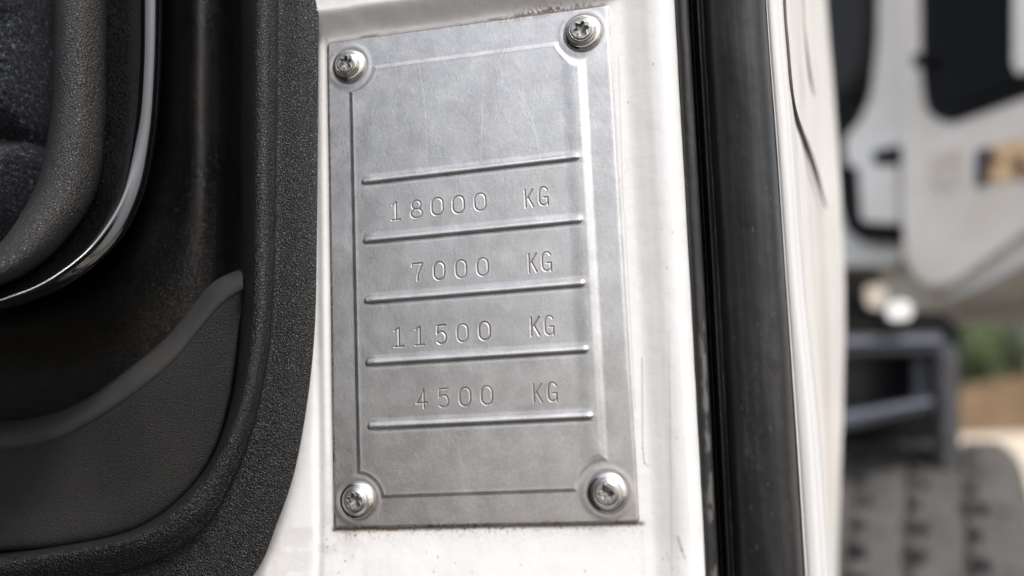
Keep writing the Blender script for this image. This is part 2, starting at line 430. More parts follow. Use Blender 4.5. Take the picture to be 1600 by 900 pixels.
M0 = [(250, -260), (250, 0), (247, 150), (238, 235), (214, 315), (170, 385), (108, 438), (40, 470), (-60, 490), (-250, 500), (-420, 505)]
M1 = [(286, -260), (286, 0), (284, 150), (280, 250), (262, 345), (226, 425), (165, 495), (90, 528), (-30, 545), (-240, 555), (-420, 560)]
M2 = [(312, -260), (312, 0), (311, 150), (311, 260), (303, 360), (278, 450), (225, 530), (130, 590), (0, 612), (-230, 625), (-420, 630)]
M3 = [(338, -260), (338, 0), (337, 150), (337, 270), (333, 380), (318, 480), (276, 580), (180, 650), (30, 680), (-220, 690), (-420, 695)]
M4 = [(392, -260), (392, 0), (392, 160), (391, 290), (390, 410), (385, 540), (350, 660), (230, 760), (50, 800), (-210, 820), (-420, 830)]
chn = [C(M0, [.028, .026, .026]), C([(a[0] * .6 + b[0] * .4, a[1] * .6 + b[1] * .4) for a, b in zip(M0, M1)], [.018, .019, .025]),
       C(M1, [.0135, .014, .020, .027]), C(M2, [.0105, .011, .018, .028]), C(M3, [.016, .017, .021, .031]),
       C([(a[0] * .45 + b[0] * .55, a[1] * .45 + b[1] * .55) for a, b in zip(M3, M4)], [.027, .027, .030, .036]), C(M4, [.034, .034, .036, .040])]
attach(loft('inner_trim', chn, 110, 300, MCHAN, None), cab)

P0 = [(379, 421), (362, 427), (334, 442), (311, 467), (261, 528), (194, 583), (128, 628), (72, 650), (0, 659), (-200, 664), (-420, 668)]
P1 = [(380, 444), (366, 451), (341, 468), (316, 496), (266, 556), (200, 610), (134, 653), (76, 678), (0, 690), (-200, 696), (-420, 700)]
PG = [(381, 474), (374, 520), (369, 565), (357, 635), (331, 713), (285, 776), (213, 827), (110, 852), (0, 862), (-200, 876), (-420, 888)]
def lerp(a, b, t): return [(p[0] * (1 - t) + q[0] * t, p[1] * (1 - t) + q[1] * t) for p, q in zip(a, b)]
def up(a, k): return [(x - k * .5, y - k) for x, y in a]
pk = [C(up(P0, -8), [.020, .020, .030]), C(up(P0, -2), [.010, .010, .018]), C(P0, [.009, .009, .016]), C(lerp(P0, P1, .35), [.0030, .0035, .010]), C(lerp(P0, P1, .75), [-.0024, -.002, .005]),
      C(lerp(P0, P1, 1.15), [-.0048, -.0045, .0028]), C(lerp(P1, PG, .22), [-.0048, -.0045, .003]), C(lerp(P1, PG, .6), [-.003, -.003, .001]), C(lerp(P1, PG, .96), [-.0008, -.001, -.002]), C(lerp(P1, PG, 1.0), [.006, .005, .006]), C(PG, .015)]
pocket = attach(loft('pocket_panel', pk, 110, 300, MPOCK, None), cab)
MLIP = leather('lit_grey_plastic', (.034, .034, .035), (.052, .052, .051), 1500, .00014, .55, .2)  # paler than the pocket: light caught by the lip put into its colour
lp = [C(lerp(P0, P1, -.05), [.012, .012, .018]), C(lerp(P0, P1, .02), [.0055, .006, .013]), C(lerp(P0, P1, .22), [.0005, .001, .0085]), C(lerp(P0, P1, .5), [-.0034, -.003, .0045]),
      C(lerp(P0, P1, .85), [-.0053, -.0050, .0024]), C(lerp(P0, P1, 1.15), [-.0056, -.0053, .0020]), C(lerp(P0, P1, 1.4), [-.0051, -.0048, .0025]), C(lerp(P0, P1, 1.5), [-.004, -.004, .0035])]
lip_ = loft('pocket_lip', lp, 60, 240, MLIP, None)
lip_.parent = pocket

B0 = [(256, -260), (255, 0), (252, 120), (244, 215), (225, 305), (186, 378), (122, 434), (50, 470), (-50, 492), (-250, 505), (-420, 512)]
B1 = [(165, -260), (165, 0), (165, 100), (164, 200), (150, 300), (102, 375), (50, 420), (0, 446), (-80, 468), (-260, 480), (-420, 486)]
TW = np.array([0, 0, 0, -.001, -.0045, -.0110, -.0190, -.0265, -.0350, -.0450, -.0500])     # the pull handle swings out to the lower left
def T(y): return list(y + TW)
def T2(y, y2): return list(y + (y2 - y) * np.array([0, 0, 0, .2, .6, 1, 1, 1, 1, 1, 1]) + TW)
gl = [C(B0, .028), C(B0, T(.000)), C(lerp(B0, B1, .015), T(-.0065)), C(lerp(B0, B1, .05), T2(-.0105, -.0090)), C(lerp(B0, B1, .13), T2(-.0132, -.0103)), C(lerp(B0, B1, .30), T2(-.0146, -.0124)), C(lerp(B0, B1, .45), T2(-.0143, -.0143)),
      C(lerp(B0, B1, .62), T(-.0130)), C(lerp(B0, B1, .9), T(-.0085)), C(lerp(B0, B1, 1.25), T(.0))]
attach(loft('gloss_moulding', gl, 110, 260, MGLOSS, None), cab)
A0 = [(168, -260), (168, 0), (168, 100), (166, 200), (152, 302), (104, 378), (52, 424), (0, 450), (-80, 474), (-260, 488), (-420, 494)]
A1 = [(88, -260), (88, 0), (86, 100), (82, 190), (66, 275), (34, 340), (-10, 395), (-60, 425), (-130, 445), (-280, 455), (-420, 460)]
bz = [C(A0, T(.0)), C(lerp(A0, A1, .03), T(-.0080)), C(lerp(A0, A1, .12), T(-.0150)), C(lerp(A0, A1, .35), T(-.0212)), C(lerp(A0, A1, .6), T(-.0242)), C(lerp(A0, A1, .85), T(-.0240)), C(lerp(A0, A1, 1.0), T(-.019)), C(lerp(A0, A1, 1.05), T(-.006)), C(lerp(A0, A1, 1.0), .02)]
attach(loft('inner_bezel', bz, 90, 220, leather('warm_grained_plastic', (.012, .0115, .011), (.020, .019, .0175), 1150, .00040, .38, .6, .3), None), cab)
def fabric():
    x = np.linspace(-440, 130, 300); y = np.linspace(-260, 560, 430)
    X, Y = np.meshgrid(x, y, indexing='ij')
    rb_ = np.interp(Y, [-260, 200, 300, 380, 430, 560], [122, 112, 70, 0, -90, -330]); X = -440 + (X + 440) / 570 * (rb_ + 440)
    seam = np.abs(Y - (218 + 6 * np.sin(X / 60)))
    h = .010 * (1 - np.exp(-(seam / 26.) ** 1.3)) + .0035 * (fbm(X / 60, Y / 60, 90) - .5) + .0012 * (fbm(X / 5, Y / 5, 95, 3) - .5)
    edge = np.interp(Y, [-260, 0, 150, 250, 330, 415, 560], [74, 72, 70, 58, 30, -15, -200])
    h = h - .030 * sst(X, edge - 22, edge + 30)
    h -= .006 * sst(Y, 300, 460)
    P = PX(X, Y, -.010); P[..., 1] -= h
    return obj('fabric_panel', grid_mesh('fabric_panel', P), MFAB)
attach(fabric(), cab)
# sheet metal behind the trim closes the cab
bk = [C([(-440, -260), (-440, 500), (-440, 1160)], .05), C([(100, -260), (100, 500), (100, 1160)], .048), C([(520, -260), (520, 500), (520, 1160)], .03)]
attach(loft('inner_skin', bk, 20, 20, MBLACK, None), cab)

# added unseen panel left of the camera, shaped to darken reflections in the plastic
def dark_panel():
    y = np.linspace(.02, -1.35, 60); z = np.linspace(0, 1, 80)
    Y, Z = np.meshgrid(y, z, indexing='ij')
    Z = -.95 + Z * (.95 + .03 + .55 * sst(-Y, .12, .34))
    X = -.46 - .03 * np.cos(Z * 5) - .02 * sst(Y, -1.2, -.2)
    A = np.stack([X, Y, Z], -1); B = A.copy(); B[..., 0] -= .05
    B = B[::-1]
    return obj('added_dark_panel', grid_mesh('added_dark_panel', np.concatenate([A, B], 0), close_u=True), M('matte_black_blocker', (.004, .004, .0045), .9, 0, .1).m)
attach(dark_panel(), cab)

# ================================================================== THE DATA PLATE
PW, PH = .080, .080 * 1.6735
plate = empty('data_plate', (0, 0, -PH / 2))
tag(plate, 'stamped grey aluminium weight plate screwed to the white door frame', 'metal plate')
SCREWS = [((545, 103), 6, .35), ((910, 51), 6, .15), ((558, 782), 6, .6), ((949, 770), 4, .10)]
def xz(px, py, Y=-.001):
    p = PX(px, py, Y); return np.array([p[0], p[2]])
def seg_d(X, Z, a, b):
    v = b - a; t = np.clip(((X - a[0]) * v[0] + (Z - a[1]) * v[1]) / max(v @ v, 1e-12), 0, 1)
    return np.hypot(X - a[0] - t * v[0], Z - a[1] - t * v[1])
def arc(cx, cy, rx, ry, a0, a1, n=14):
    return [(cx + rx * math.cos(R(a)), cy + ry * math.sin(R(a))) for a in np.linspace(a0, a1, n)]
GL = {
 '0': [arc(.5, .66, .5, .34, 0, 180) + arc(.5, .34, .5, .34, 180, 360) + [(1, .66)]],
 '1': [[(.1, .86), (.5, 1.0), (.5, 0)], [(.05, 0), (.95, 0)]],
 '8': [arc(.5, .75, .40, .25, 0, 360, 22), arc(.5, .26, .5, .26, 0, 360, 24)],
 '7': [[(0, .86), (.02, 1), (1, 1), (.72, .62), (.52, .3), (.48, 0)]],
 '5': [[(.92, 1), (.16, 1), (.10, .56)] + arc(.48, .33, .48, .33, 135, -140, 20)],
 '4': [[(.68, 0), (.68, 1), (.0, .28), (1, .28)]],
 'K': [[(0, 1), (0, 0)], [(1, 1), (.0, .38)], [(.3, .58), (1, 0)]],
 'G': [arc(.5, .72, .5, .28, 25, 180, 12) + arc(.5, .28, .5, .28, 180, 300, 10) + [(.95, .12), (1, .42), (.55, .42)], [(1, .42), (1, -.02)]],
}
TXT = [('1', 611.5, 626.5, 315, 345), ('8', 641.5, 660, 312.5, 342), ('0', 674, 692.5, 308.5, 337.5), ('0', 707, 725.5, 305.5, 334.5), ('0', 741, 759.5, 301.5, 330.5), ('K', 820.5, 833, 295.5, 325), ('G', 842, 856, 291.5, 322),
       ('7', 644, 661, 411, 440), ('0', 677.5, 695, 408.5, 438.5), ('0', 711.5, 729, 405.5, 435.5), ('0', 745, 763, 402.5, 432), ('K', 826, 838.5, 395, 427), ('G', 846.5, 861, 393, 424.5),
       ('1', 615, 632, 511.5, 543), ('1', 648, 664, 509.5, 540.5), ('5', 681, 698, 507.5, 538.5), ('0', 714, 731.5, 505.5, 535.5), ('0', 748, 766, 502, 532.5), ('K', 829.5, 843, 494.5, 526), ('G', 851, 865, 492.5, 524.5),
       ('4', 650, 668, 608, 639), ('5', 684, 701.5, 606.5, 637.5), ('0', 717.5, 735.5, 604.5, 635.5), ('0', 751.5, 769.5, 602.5, 633.5), ('K', 833.5, 846.5, 598.5, 630), ('G', 856, 870, 597, 628)]
BARS = [((571, 286), (901, 248)), ((573, 378), (905, 346)), ((575, 472), (909, 445)), ((577, 569), (914, 548)), ((580, 668), (921, 652))]
def make_plate():
    nx, nz = 640, 1060
    u = np.linspace(-1, 1, nx); v = np.linspace(-1, 1, nz)
    Z = np.repeat((v * PH / 2)[None], nx, 0)
    rc = .0012
    over = np.clip(np.abs(v) * PH / 2 - (PH / 2 - rc), 0, rc)
    hw = PW / 2 - rc + np.sqrt(np.maximum(rc ** 2 - over ** 2, 0))
    X = u[:, None] * hw[None]
    mm = .001
    h = np.full(X.shape, .9 * mm)
    # pressed inner field
    Q = [xz(548, 150), xz(560, 745), xz(600, 778), xz(925, 767), xz(950, 735), xz(914, 95), xz(880, 66), xz(575, 106)]
    def hp(a, b):
        v_ = b - a; n = np.array([v_[1], -v_[0]]) / np.linalg.norm(v_); return (X - a[0]) * n[0] + (Z - a[1]) * n[1]
    dl, db, dr, dt = -hp(Q[0], Q[1]), -hp(Q[2], Q[3]), -hp(Q[4], Q[5]), -hp(Q[6], Q[7])
    cen = np.array([0., 0.])
    S = [xz(*s[0]) for s in SCREWS]
    def sgn(d, a, b):
        v_ = b - a; n = np.array([v_[1], -v_[0]]); c = -((cen - a) @ n)
        return d if c < 0 else -d
    dl = sgn(dl, Q[0], Q[1]); db = sgn(db, Q[2], Q[3]); dr = sgn(dr, Q[4], Q[5]); dt = sgn(dt, Q[6], Q[7])
    disc = np.full(X.shape, -1.)
    for (sx, sz), rr_ in zip(S, (.0076, .0074, .0070, .0078)):
        disc = np.maximum(disc, rr_ - np.hypot(X - sx, Z - sz))
    dd = np.maximum.reduce([dl, db + .0002, dr, dt, disc])
    amp = .36 * mm * (.5 + .5 * sst(Z, -.055, -.02))
    wide = .7 * mm + 1.5 * mm * sst(X, .026, .030)
    h += amp * (1 + .5 * sst(X, .026, .030)) * (1 - sst(dd, -wide, .5 * mm))
    h += .03 * mm * np.exp(-((dd + .6 * mm) / (.45 * mm)) ** 2)          # rolled rim of the field
    # bosses round the screws
    for (sx, sz) in S:
        r = np.hypot(X - sx, Z - sz)
        h += .09 * mm * np.exp(-((r - .0058) / .0008) ** 2)
        h -= .15 * mm * (1 - sst(r, .004, .0055))
    # bars
    for a, b in BARS:
        a, b = xz(*a), xz(*b)
        d = seg_d(X, Z, a, b)
        nrm = np.array([-(b - a)[1], (b - a)[0]]) / np.linalg.norm(b - a)
        sd = (X - a[0]) * nrm[0] + (Z - a[1]) * nrm[1]
        up_ = np.clip(sd / np.maximum(d, 1e-6), -1, 1) * .5 + .5
        wd = (.46 + .78 * up_) * mm
        h += .62 * mm * np.clip(1 - (d / wd) ** 2, 0, 1) ** .7
        along = sst((X - a[0]), -1.0 * mm, 2 * mm) * (1 - sst(X - b[0], -1 * mm, 2.5 * mm))
        h += .18 * mm * along * (1 - sst(sd, .8 * mm, 2.6 * mm)) * sst(sd, -.4 * mm, .4 * mm)
        h -= .07 * mm * along * np.exp(-((sd + 1.0 * mm) / (.35 * mm)) ** 2)
    # stamped characters
    groove_dark = np.zeros(X.shape)
    for ch, x0, x1, y0, y1 in TXT:
        xc, yc = (x0 + x1) / 2, (y0 + y1) / 2
        c = xz(xc, yc); w = np.linalg.norm(xz(x1, yc) - xz(x0, yc)) * .93; hh = np.linalg.norm(xz(xc, y0) - xz(xc, y1)) * .92
        sl = random.uniform(-.015, .015)
        m_ = 1.2 * mm
        i0, i1 = np.searchsorted(X[:, nz // 2], [c[0] - w / 2 - m_, c[0] + w / 2 + m_])
        j0, j1 = np.searchsorted(Z[0], [c[1] - hh / 2 - m_, c[1] + hh / 2 + m_])
        xs, zs = X[i0:i1, j0:j1], Z[i0:i1, j0:j1]
        d = np.full(xs.shape, 1.)
        for st_ in GL[ch]:
            pts = [np.array([c[0] + (p[0] - .5) * w + (p[1] - .5) * hh * sl, c[1] + (p[1] - .5) * hh + (p[0] - .5) * w * .012]) for p in st_]
            for a, b in zip(pts[:-1], pts[1:]): d = np.minimum(d, seg_d(xs, zs, a, b))
        dep = random.uniform(.7, 1.1) * (.8 if y0 > 590 else 1)
        h[i0:i1, j0:j1] += mm * dep * (-.17 * np.exp(-(d / (.15 * mm)) ** 2) + .012 * np.exp(-((d - .45 * mm) / (.2 * mm)) ** 2))
        groove_dark[i0:i1, j0:j1] = np.maximum(groove_dark[i0:i1, j0:j1], np.exp(-(d / (.15 * mm)) ** 2))
    # gentle waves, dents, edge roll
    h += .28 * mm * (fbm(X / .022, Z / .03, 11, 3) - .5) + .05 * mm * (fbm(X / .004, Z / .004, 17, 2) - .5)
    ex = hw[None] - np.abs(X); ez = PH / 2 - np.abs(Z); ed = np.minimum(ex, ez)
    h -= .45 * mm * (1 - sst(ed, 0, .7 * mm))
    h -= .12 * mm * (1 - sst(hw[None] - X, 0, 1.3 * mm)) * sst(Z, -.06, -.02)
    # scratches
    sc = np.zeros(X.shape)
    def scratch(p0, p1, w, s, bend=0):
        a, b = np.array(p0), np.array(p1); mid = (a + b) / 2 + bend * np.array([-(b - a)[1], (b - a)[0]])
        pts = [a * (1 - t) ** 2 + 2 * mid * t * (1 - t) + b * t * t for t in np.linspace(0, 1, 7)]
        lo = np.minimum.reduce(pts) - 3 * w; hi = np.maximum.reduce(pts) + 3 * w
        i0, i1 = np.searchsorted(X[:, nz // 2], [lo[0], hi[0]]); j0, j1 = np.searchsorted(Z[0], [lo[1], hi[1]])
        if i1 <= i0 or j1 <= j0: return
        xs, zs = X[i0:i1, j0:j1], Z[i0:i1, j0:j1]; d = np.full(xs.shape, 1.)
        for a_, b_ in zip(pts[:-1], pts[1:]): d = np.minimum(d, seg_d(xs, zs, a_, b_))
        sc[i0:i1, j0:j1] = np.maximum(sc[i0:i1, j0:j1], s * np.exp(-(d / w) ** 2))
    for k in range(1300):
        p = np.array([random.uniform(-.038, .038), random.uniform(-.065, .065)])
        if k < 400: p = np.array([random.gauss(.002, .014), random.gauss(.035, .014)])
        ang = random.gauss(1.6, .35) if k % 3 else random.uniform(0, 3.14); L = random.uniform(.0006, .0035)
        scratch(p, p + L * np.array([math.cos(ang), math.sin(ang)]), random.uniform(.00005, .00010), random.uniform(.06, .30), random.gauss(0, .4))
    for (a, b, s, bd) in [((655, 95), (668, 245), .5, .05), ((757, 120), (752, 250), .6, .0), ((775, 85), (787, 130), .5, .1), ((808, 135), (845, 250), .6, .12), ((815, 150), (838, 210), .5, -.1), ((790, 75), (782, 95), .5, 0), ((838, 120), (830, 240), .4, 0), ((650, 190), (690, 245), .4, .2), ((700, 675), (735, 760), .4, .1), ((715, 680), (728, 770), .35, 0), ((640, 700), (660, 745), .3, .3)]:
        scratch(xz(*a), xz(*b), .00012, s * .6, bd)
    h -= .03 * mm * sc
    # grime
    n1 = fbm(X / .0007, Z / .0007, 50, 3); n2 = fbm(X / .006, Z / .006, 55, 3)
    g = .75 * (1 - sst(ed, .0, .55 * mm)) * (.3 + .7 * n2) * (1 - .8 * sst(X, .038, .04))
    g += .5 * (1 - sst(ed, 0, 2.0 * mm)) * sst(n1 * .6 + n2 * .5, .56, .7) * (1 - .95 * sst(X, .034, .038))
    for a, b in BARS:
        a, b = xz(*a), xz(*b); nrm = np.array([-(b - a)[1], (b - a)[0]]) / np.linalg.norm(b - a)
        sd = (X - a[0]) * nrm[0] + (Z - a[1]) * nrm[1]
        on = (X > a[0]) * (X < b[0])
        g += .28 * on * np.exp(-((sd - 1.35 * mm) / (.18 * mm)) ** 2) * sst(n2, .35, .6)
        g += .4 * on * np.exp(-((sd + .6 * mm) / (.16 * mm)) ** 2) * (.5 + .5 * n2)
    for (sx, sz) in S:
        r = np.hypot(X - sx, Z - sz)
        g += .35 * np.exp(-((r - .0052) / .0006) ** 2) * (.4 + n1 * .8)
    g += .62 * groove_dark  # darkens the stamped grooves
    g += .10 * sst(n2, .5, .8)
    P = np.stack([X, -h, Z], -1)
    # skirt down to the frame
    def skirt(P, A):
        top = P.copy()
        P2 = np.pad(P, ((1, 1), (1, 1), (0, 0)), mode='edge'); A2 = [np.pad(a, 1, mode='edge') for a in A]
        P2[0, :, 1] = P2[-1, :, 1] = P2[:, 0, 1] = P2[:, -1, 1] = .0006
        return P2, A2
    P, (g, sc) = skirt(P, [np.clip(g, 0, 1), sc])
    o = obj('plate', grid_mesh('plate', P, attrs={'grime': g, 'scratch': sc}), MPLATE)
    return o
attach(make_plate(), plate)

def lathe(name, prof, loc, mat, n=72, sq=1.0):
    th = np.linspace(0, 2 * np.pi, n, endpoint=False)
    P = np.array([[(r * math.cos(t), -y, r * math.sin(t)) for t in th] for r, y in prof]) + np.array(loc)
    return obj(name, grid_mesh(name, P, close_v=True), mat)
for (pxy, lobes, rot) in SCREWS:
    sx, sz = xz(*pxy, Y=-.0012)
    sc_ = 1.0 if pxy[0] > 800 else .96
    mm = .001 * sc_
    z0 = .0007
    # driven head: polar height field with the recess
    nr, nt = 46, 120
    rr_ = np.linspace(0, 2.95 * mm, nr); th = np.linspace(0, 2 * np.pi, nt, endpoint=False)
    RR, TH = np.meshgrid(rr_, th, indexing='ij')
    cs = np.cos(lobes * (TH - rot))
    if lobes == 4: star = mm * (1.38 + .66 * cs)
    else: star = mm * (1.66 + .42 * cs)
    H = 3.15 * mm - (1.35 * mm) * (1 - sst(RR - star, -.22 * mm, .10 * mm)) + .12 * mm * np.exp(-((RR - star - .12 * mm) / (.12 * mm)) ** 2)
    H -= (.5 * mm) * (1 - RR / (1.6 * mm)).clip(0, 1) * 1.0
    H -= .28 * mm * sst(RR, 2.55 * mm, 2.95 * mm)
    P = np.stack([sx + RR * np.cos(TH), -(z0 + H), sz + RR * np.sin(TH)], -1)
    W_ = P[-1:].copy(); cx = np.array([sx, 0, sz]); W_ = W_ + (W_ - (cx + [0, 1, 0] * W_)) * .04; W_[..., 1] = -(z0 + 1.2 * mm)
    P = np.concatenate([P, W_], 0)
    head = obj('screw', grid_mesh('screw', P, close_v=True), MHEAD)
    attach(head, plate)
    prof = [(2.75, 2.3), (2.95, 2.8), (3.2, 2.8), (3.5, 2.4), (3.75, 1.9), (4.0, 1.6), (4.4, 1.45), (4.8, 1.15), (5.05, .7), (5.1, .3), (5.0, 0)]
    prof = catmull(np.array(prof) * mm, 60)
    w = lathe('washer', [(r, y + z0) for r, y in prof], (sx, 0, sz), MSCREW)
    w.parent = head
    head['label'] = 'screw with a cross recess' if lobes == 4 else 'screw with a star recess'

# ================================================================== BACKGROUND
GZ = -1.152
mgr = M('dry_sandy_ground', (.5, .40, .28), .95)
sand = mgr.ramp(mgr.noise(.6, 6, .6), [(.3, (.50, .41, .30)), (.7, (.64, .54, .43))])
asph = mgr.ramp(mgr.noise(3, 6, .7), [(.3, (.045, .045, .045)), (.7, (.075, .073, .07))])
sx_ = mgr.n('SeparateXYZ'); mgr.l(mgr.coord(), sx_.inputs[0])
ln_ = mgr.n('VectorMath', operation='DISTANCE'); mgr.l(mgr.coord(), ln_.inputs[0]); ln_.inputs[1].default_value = (-3, 3.2, GZ)
edge_ = mgr.math('ADD', ln_.outputs['Value'], mgr.math('MULTIPLY', mgr.noise(.5, 4), 1.6))
mgr.color(mgr.mix(mgr.ramp(mgr.math('MULTIPLY', edge_, .05), [(.47, 0.), (.50, 1.)]), asph, sand))
gx = np.linspace(-1, 1, 60); gx = np.sign(gx) * np.abs(gx) ** 3 * 600
Xg, Yg = np.meshgrid(gx, gx, indexing='ij')
o = obj('ground', grid_mesh('ground', np.stack([Xg, Yg, np.full(Xg.shape, GZ)], -1)), mgr.m)
tag(o, kind='structure')

# ---- the second truck
def cross(a, b): return np.cross(a, b)
DIRV = ray(0, 690); DIRV[2] = 0; DIRV /= np.linalg.norm(DIRV)
NRM = np.cross(DIRV, [0, 0, 1.]);
if NRM @ (CAM - (CAM + ray(1500, 450))) < 0: NRM = -NRM            # towards us
PT0 = CAM + ray(1440, 300) / 1.0 * 1.45
def DP(px, py, off=0):                       # point of the photo on the second truck's door plane, off metres towards us
    d = ray(px, py); t = ((PT0 + NRM * off - CAM) @ NRM) / (d @ NRM)
    return CAM + d * t
import bmesh
def slab(name, poly, off, thick, mat, parent, holes=None, bevel=.006):
    V = [DP(x, y, off) for x, y in poly]
    bm = bmesh.new(); vs = [bm.verts.new(p) for p in V]; f = bm.faces.new(vs)
    r = bmesh.ops.extrude_face_region(bm, geom=[f])
    for g in r['geom']:
        if isinstance(g, bmesh.types.BMVert): g.co -= Vector(NRM) * thick
    bmesh.ops.recalc_face_normals(bm, faces=bm.faces)
    if bevel: bmesh.ops.bevel(bm, geom=list(bm.edges), offset=bevel, segments=3, affect='EDGES', clamp_overlap=True)
    me = bpy.data.meshes.new(name); bm.to_mesh(me); bm.free()
    for p in me.polygons: p.use_smooth = False
    o = obj(name, me, mat)
    if parent: attach(o, parent)
    return o
def rnd(poly, r=.3, n=5):                    # round the corners of a pixel polygon
    out = []
    for i, p in enumerate(poly):
        a = np.array(poly[i - 1], float); b = np.array(p, float); c = np.array(poly[(i + 1) % len(poly)], float)
        k = min(r, .45 * np.linalg.norm(a - b), .45 * np.linalg.norm(c - b))
        p0 = b + (a - b) / np.linalg.norm(a - b) * k; p1 = b + (c - b) / np.linalg.norm(c - b) * k
        for t in np.linspace(0, 1, n): out.append(tuple(p0 * (1 - t) ** 2 + 2 * b * t * (1 - t) + p1 * t * t))
    return out
tb = DP(1440, 500); t2 = empty('parked_truck', (tb[0], tb[1], GZ))
tag(t2, 'second white truck standing behind, out of focus, with dark window and dusty front wheel', 'truck')
slab('cab_body', [(1270, -420), (1760, -420), (1760, 400), (1600, 470), (1480, 494), (1395, 500), (1250, 500), (1250, -300)], -.10, .5, MBEIGE, t2)
slab('body_panel', rnd([(1240, 190), (1325, 205), (1420, 235), (1412, 400), (1395, 415), (1230, 415)], 14), -.06, .03, MWHITE2, t2)
slab('cab_pillar', rnd([(1372, -420), (1436, -420), (1428, 100), (1424, 250), (1404, 262), (1322, 262), (1318, 215), (1342, 192), (1360, 150), (1370, 60)], 16), .0, .05, MWHITE2, t2)
slab('door_gap', rnd([(1255, -420), (1374, -420), (1372, 70), (1360, 150), (1342, 190), (1326, 205), (1326, 240), (1344, 318), (1350, 340), (1404, 344), (1402, 380), (1350, 380), (1322, 362), (1296, 270), (1270, 120)], 10), -.03, .03, MBLACK, t2)
slab('mirror_arm', rnd([(1270, -420), (1340, -420), (1342, 60), (1334, 120), (1312, 150), (1285, 150)], 26), .03, .05, M('dark_mirror_plastic', (.02, .02, .022), .5, 0, .3).m, t2)
slab('hinge', rnd([(1340, 262), (1400, 258), (1402, 350), (1346, 346)], 8), .01, .04, MWHITE2, t2)
slab('hinge_gap', rnd([(1362, 236), (1408, 226), (1408, 256), (1362, 257)], 8), .012, .03, MBLACK, t2)
mdo = M('warm_tinted_door_paint', (.8, .75, .67), .3, 0, .5, .2)  # warm tint of light bounced off the sand, put into the door colour
mdo.color(mdo.ramp(mdo.noise(8, 5, .6), [(.3, (.70, .63, .54)), (.6, (.84, .80, .75))]))
dr_ = slab('door', rnd([(1406, -420), (1760, -420), (1760, 262), (1600, 362), (1482, 448), (1440, 446), (1414, 410), (1408, 330)], 26), .02, .05, mdo.m, t2)
slab('sill', rnd([(1470, 470), (1500, 440), (1600, 372), (1760, 280), (1760, 330), (1600, 410), (1520, 455)], 10), .0, .05, MWHITE2, t2)
gk = slab('window_gasket', rnd([(1434, -420), (1760, -420), (1760, 92), (1600, 150), (1480, 194), (1446, 176), (1438, 120)], 26), .026, .03, MBLACK, t2)
slab('window', rnd([(1446, -420), (1760, -420), (1760, 70), (1600, 126), (1486, 168), (1456, 150)], 22), .032, .02, MGLASS, t2)
slab('window_daylight', rnd([(1584, -420), (1616, -420), (1618, 104), (1590, 118), (1582, 100)], 8), .04, .02, MWHITE2, t2)  # white slab stands in for daylight seen through the far window
slab('window_latch', rnd([(1424, 84), (1440, 84), (1440, 104), (1424, 104)], 5), .05, .03, MBLACK, t2)
mst = M('brown_sticker', (.4, .25, .12), .4)
mst.color(mst.ramp(mst.noise(38, 3, .6), [(.38, (.06, .035, .03)), (.48, (.34, .17, .08)), (.58, (.80, .58, .32))]))
sk = slab('sticker', [(1525, 234), (1640, 208), (1640, 270), (1600, 278), (1525, 291)], .0225, .002, mst.m, t2, bevel=0)
slab('sticker_edge', [(1524, 236), (1542, 232), (1542, 288), (1524, 291)], .0245, .0015, M('sticker_dark_blue', (.03, .033, .045), .4).m, t2, bevel=0)
mps = M('pale_sticker', (.6, .48, .36), .5); mps.color(mps.ramp(mps.noise(30, 4), [(.35, (.62, .50, .38)), (.6, (.68, .64, .58))]))
slab('pale_sticker', [(1455, 240), (1500, 232), (1500, 290), (1458, 296)], .0222, .0015, mps.m, t2, bevel=0)

# camera-side assembly over the wheel (step housing)
def CP(px, py, dep): return CAM + ray(px, py) * dep
def box_px(name, poly, dep, thick, mat, parent, bevel=.006, r=0):
    poly = rnd(poly, r) if r else poly
    V = [CP(x, y, dep) for x, y in poly]; back = np.array([0.10, 1., 0]); back /= np.linalg.norm(back)
    bm = bmesh.new(); vs = [bm.verts.new(p) for p in V]; f = bm.faces.new(vs)
    g_ = bmesh.ops.extrude_face_region(bm, geom=[f])
    for g in g_['geom']:
        if isinstance(g, bmesh.types.BMVert): g.co += Vector(back) * thick
    bmesh.ops.recalc_face_normals(bm, faces=bm.faces)
    if bevel: bmesh.ops.bevel(bm, geom=list(bm.edges), offset=bevel, segments=3, affect='EDGES', clamp_overlap=True)
    me = bpy.data.meshes.new(name); bm.to_mesh(me); bm.free()
    return attach(obj(name, me, mat), parent)
MBLUE = M('sky_tinted_plastic', (.075, .086, .11), .25, 0, .8).m  # sky highlights put into the colour of rail, tread and side
mud = box_px('mudguard', [(1240, 486), (1470, 486), (1496, 506), (1500, 560), (1500, 722), (1240, 722)], 1.34, .30, MBLACK, t2, r=12)
box_px('mudguard_top', [(1240, 496), (1474, 492), (1492, 508), (1498, 524), (1240, 526)], 1.15, .2, MBLACK, t2, r=8)
box_px('step_rail', [(1240, 524), (1484, 518), (1490, 548), (1240, 554)], 1.14, .10, MBLUE, t2, bevel=.010)
box_px('step_post', [(1462, 540), (1492, 530), (1500, 548), (1500, 745), (1466, 745)], 1.15, .08, MGREY, t2, bevel=.008)
box_px('step_back', [(1240, 550), (1466, 548), (1466, 640), (1240, 660)], 1.26, .02, M('blue_black_plastic', (.018, .02, .027), .35).m, t2)
box_px('step_side', [(1428, 552), (1466, 548), (1466, 632), (1428, 634)], 1.18, .08, MBLUE, t2)
box_px('step_tread', [(1240, 650), (1320, 642), (1464, 618), (1468, 636), (1320, 672), (1240, 684)], 1.13, .12, MBLUE, t2, bevel=.008)
box_px('bracket', [(1300, 420), (1374, 420), (1374, 488), (1300, 488)], 1.36, .06, MBLACK, t2)
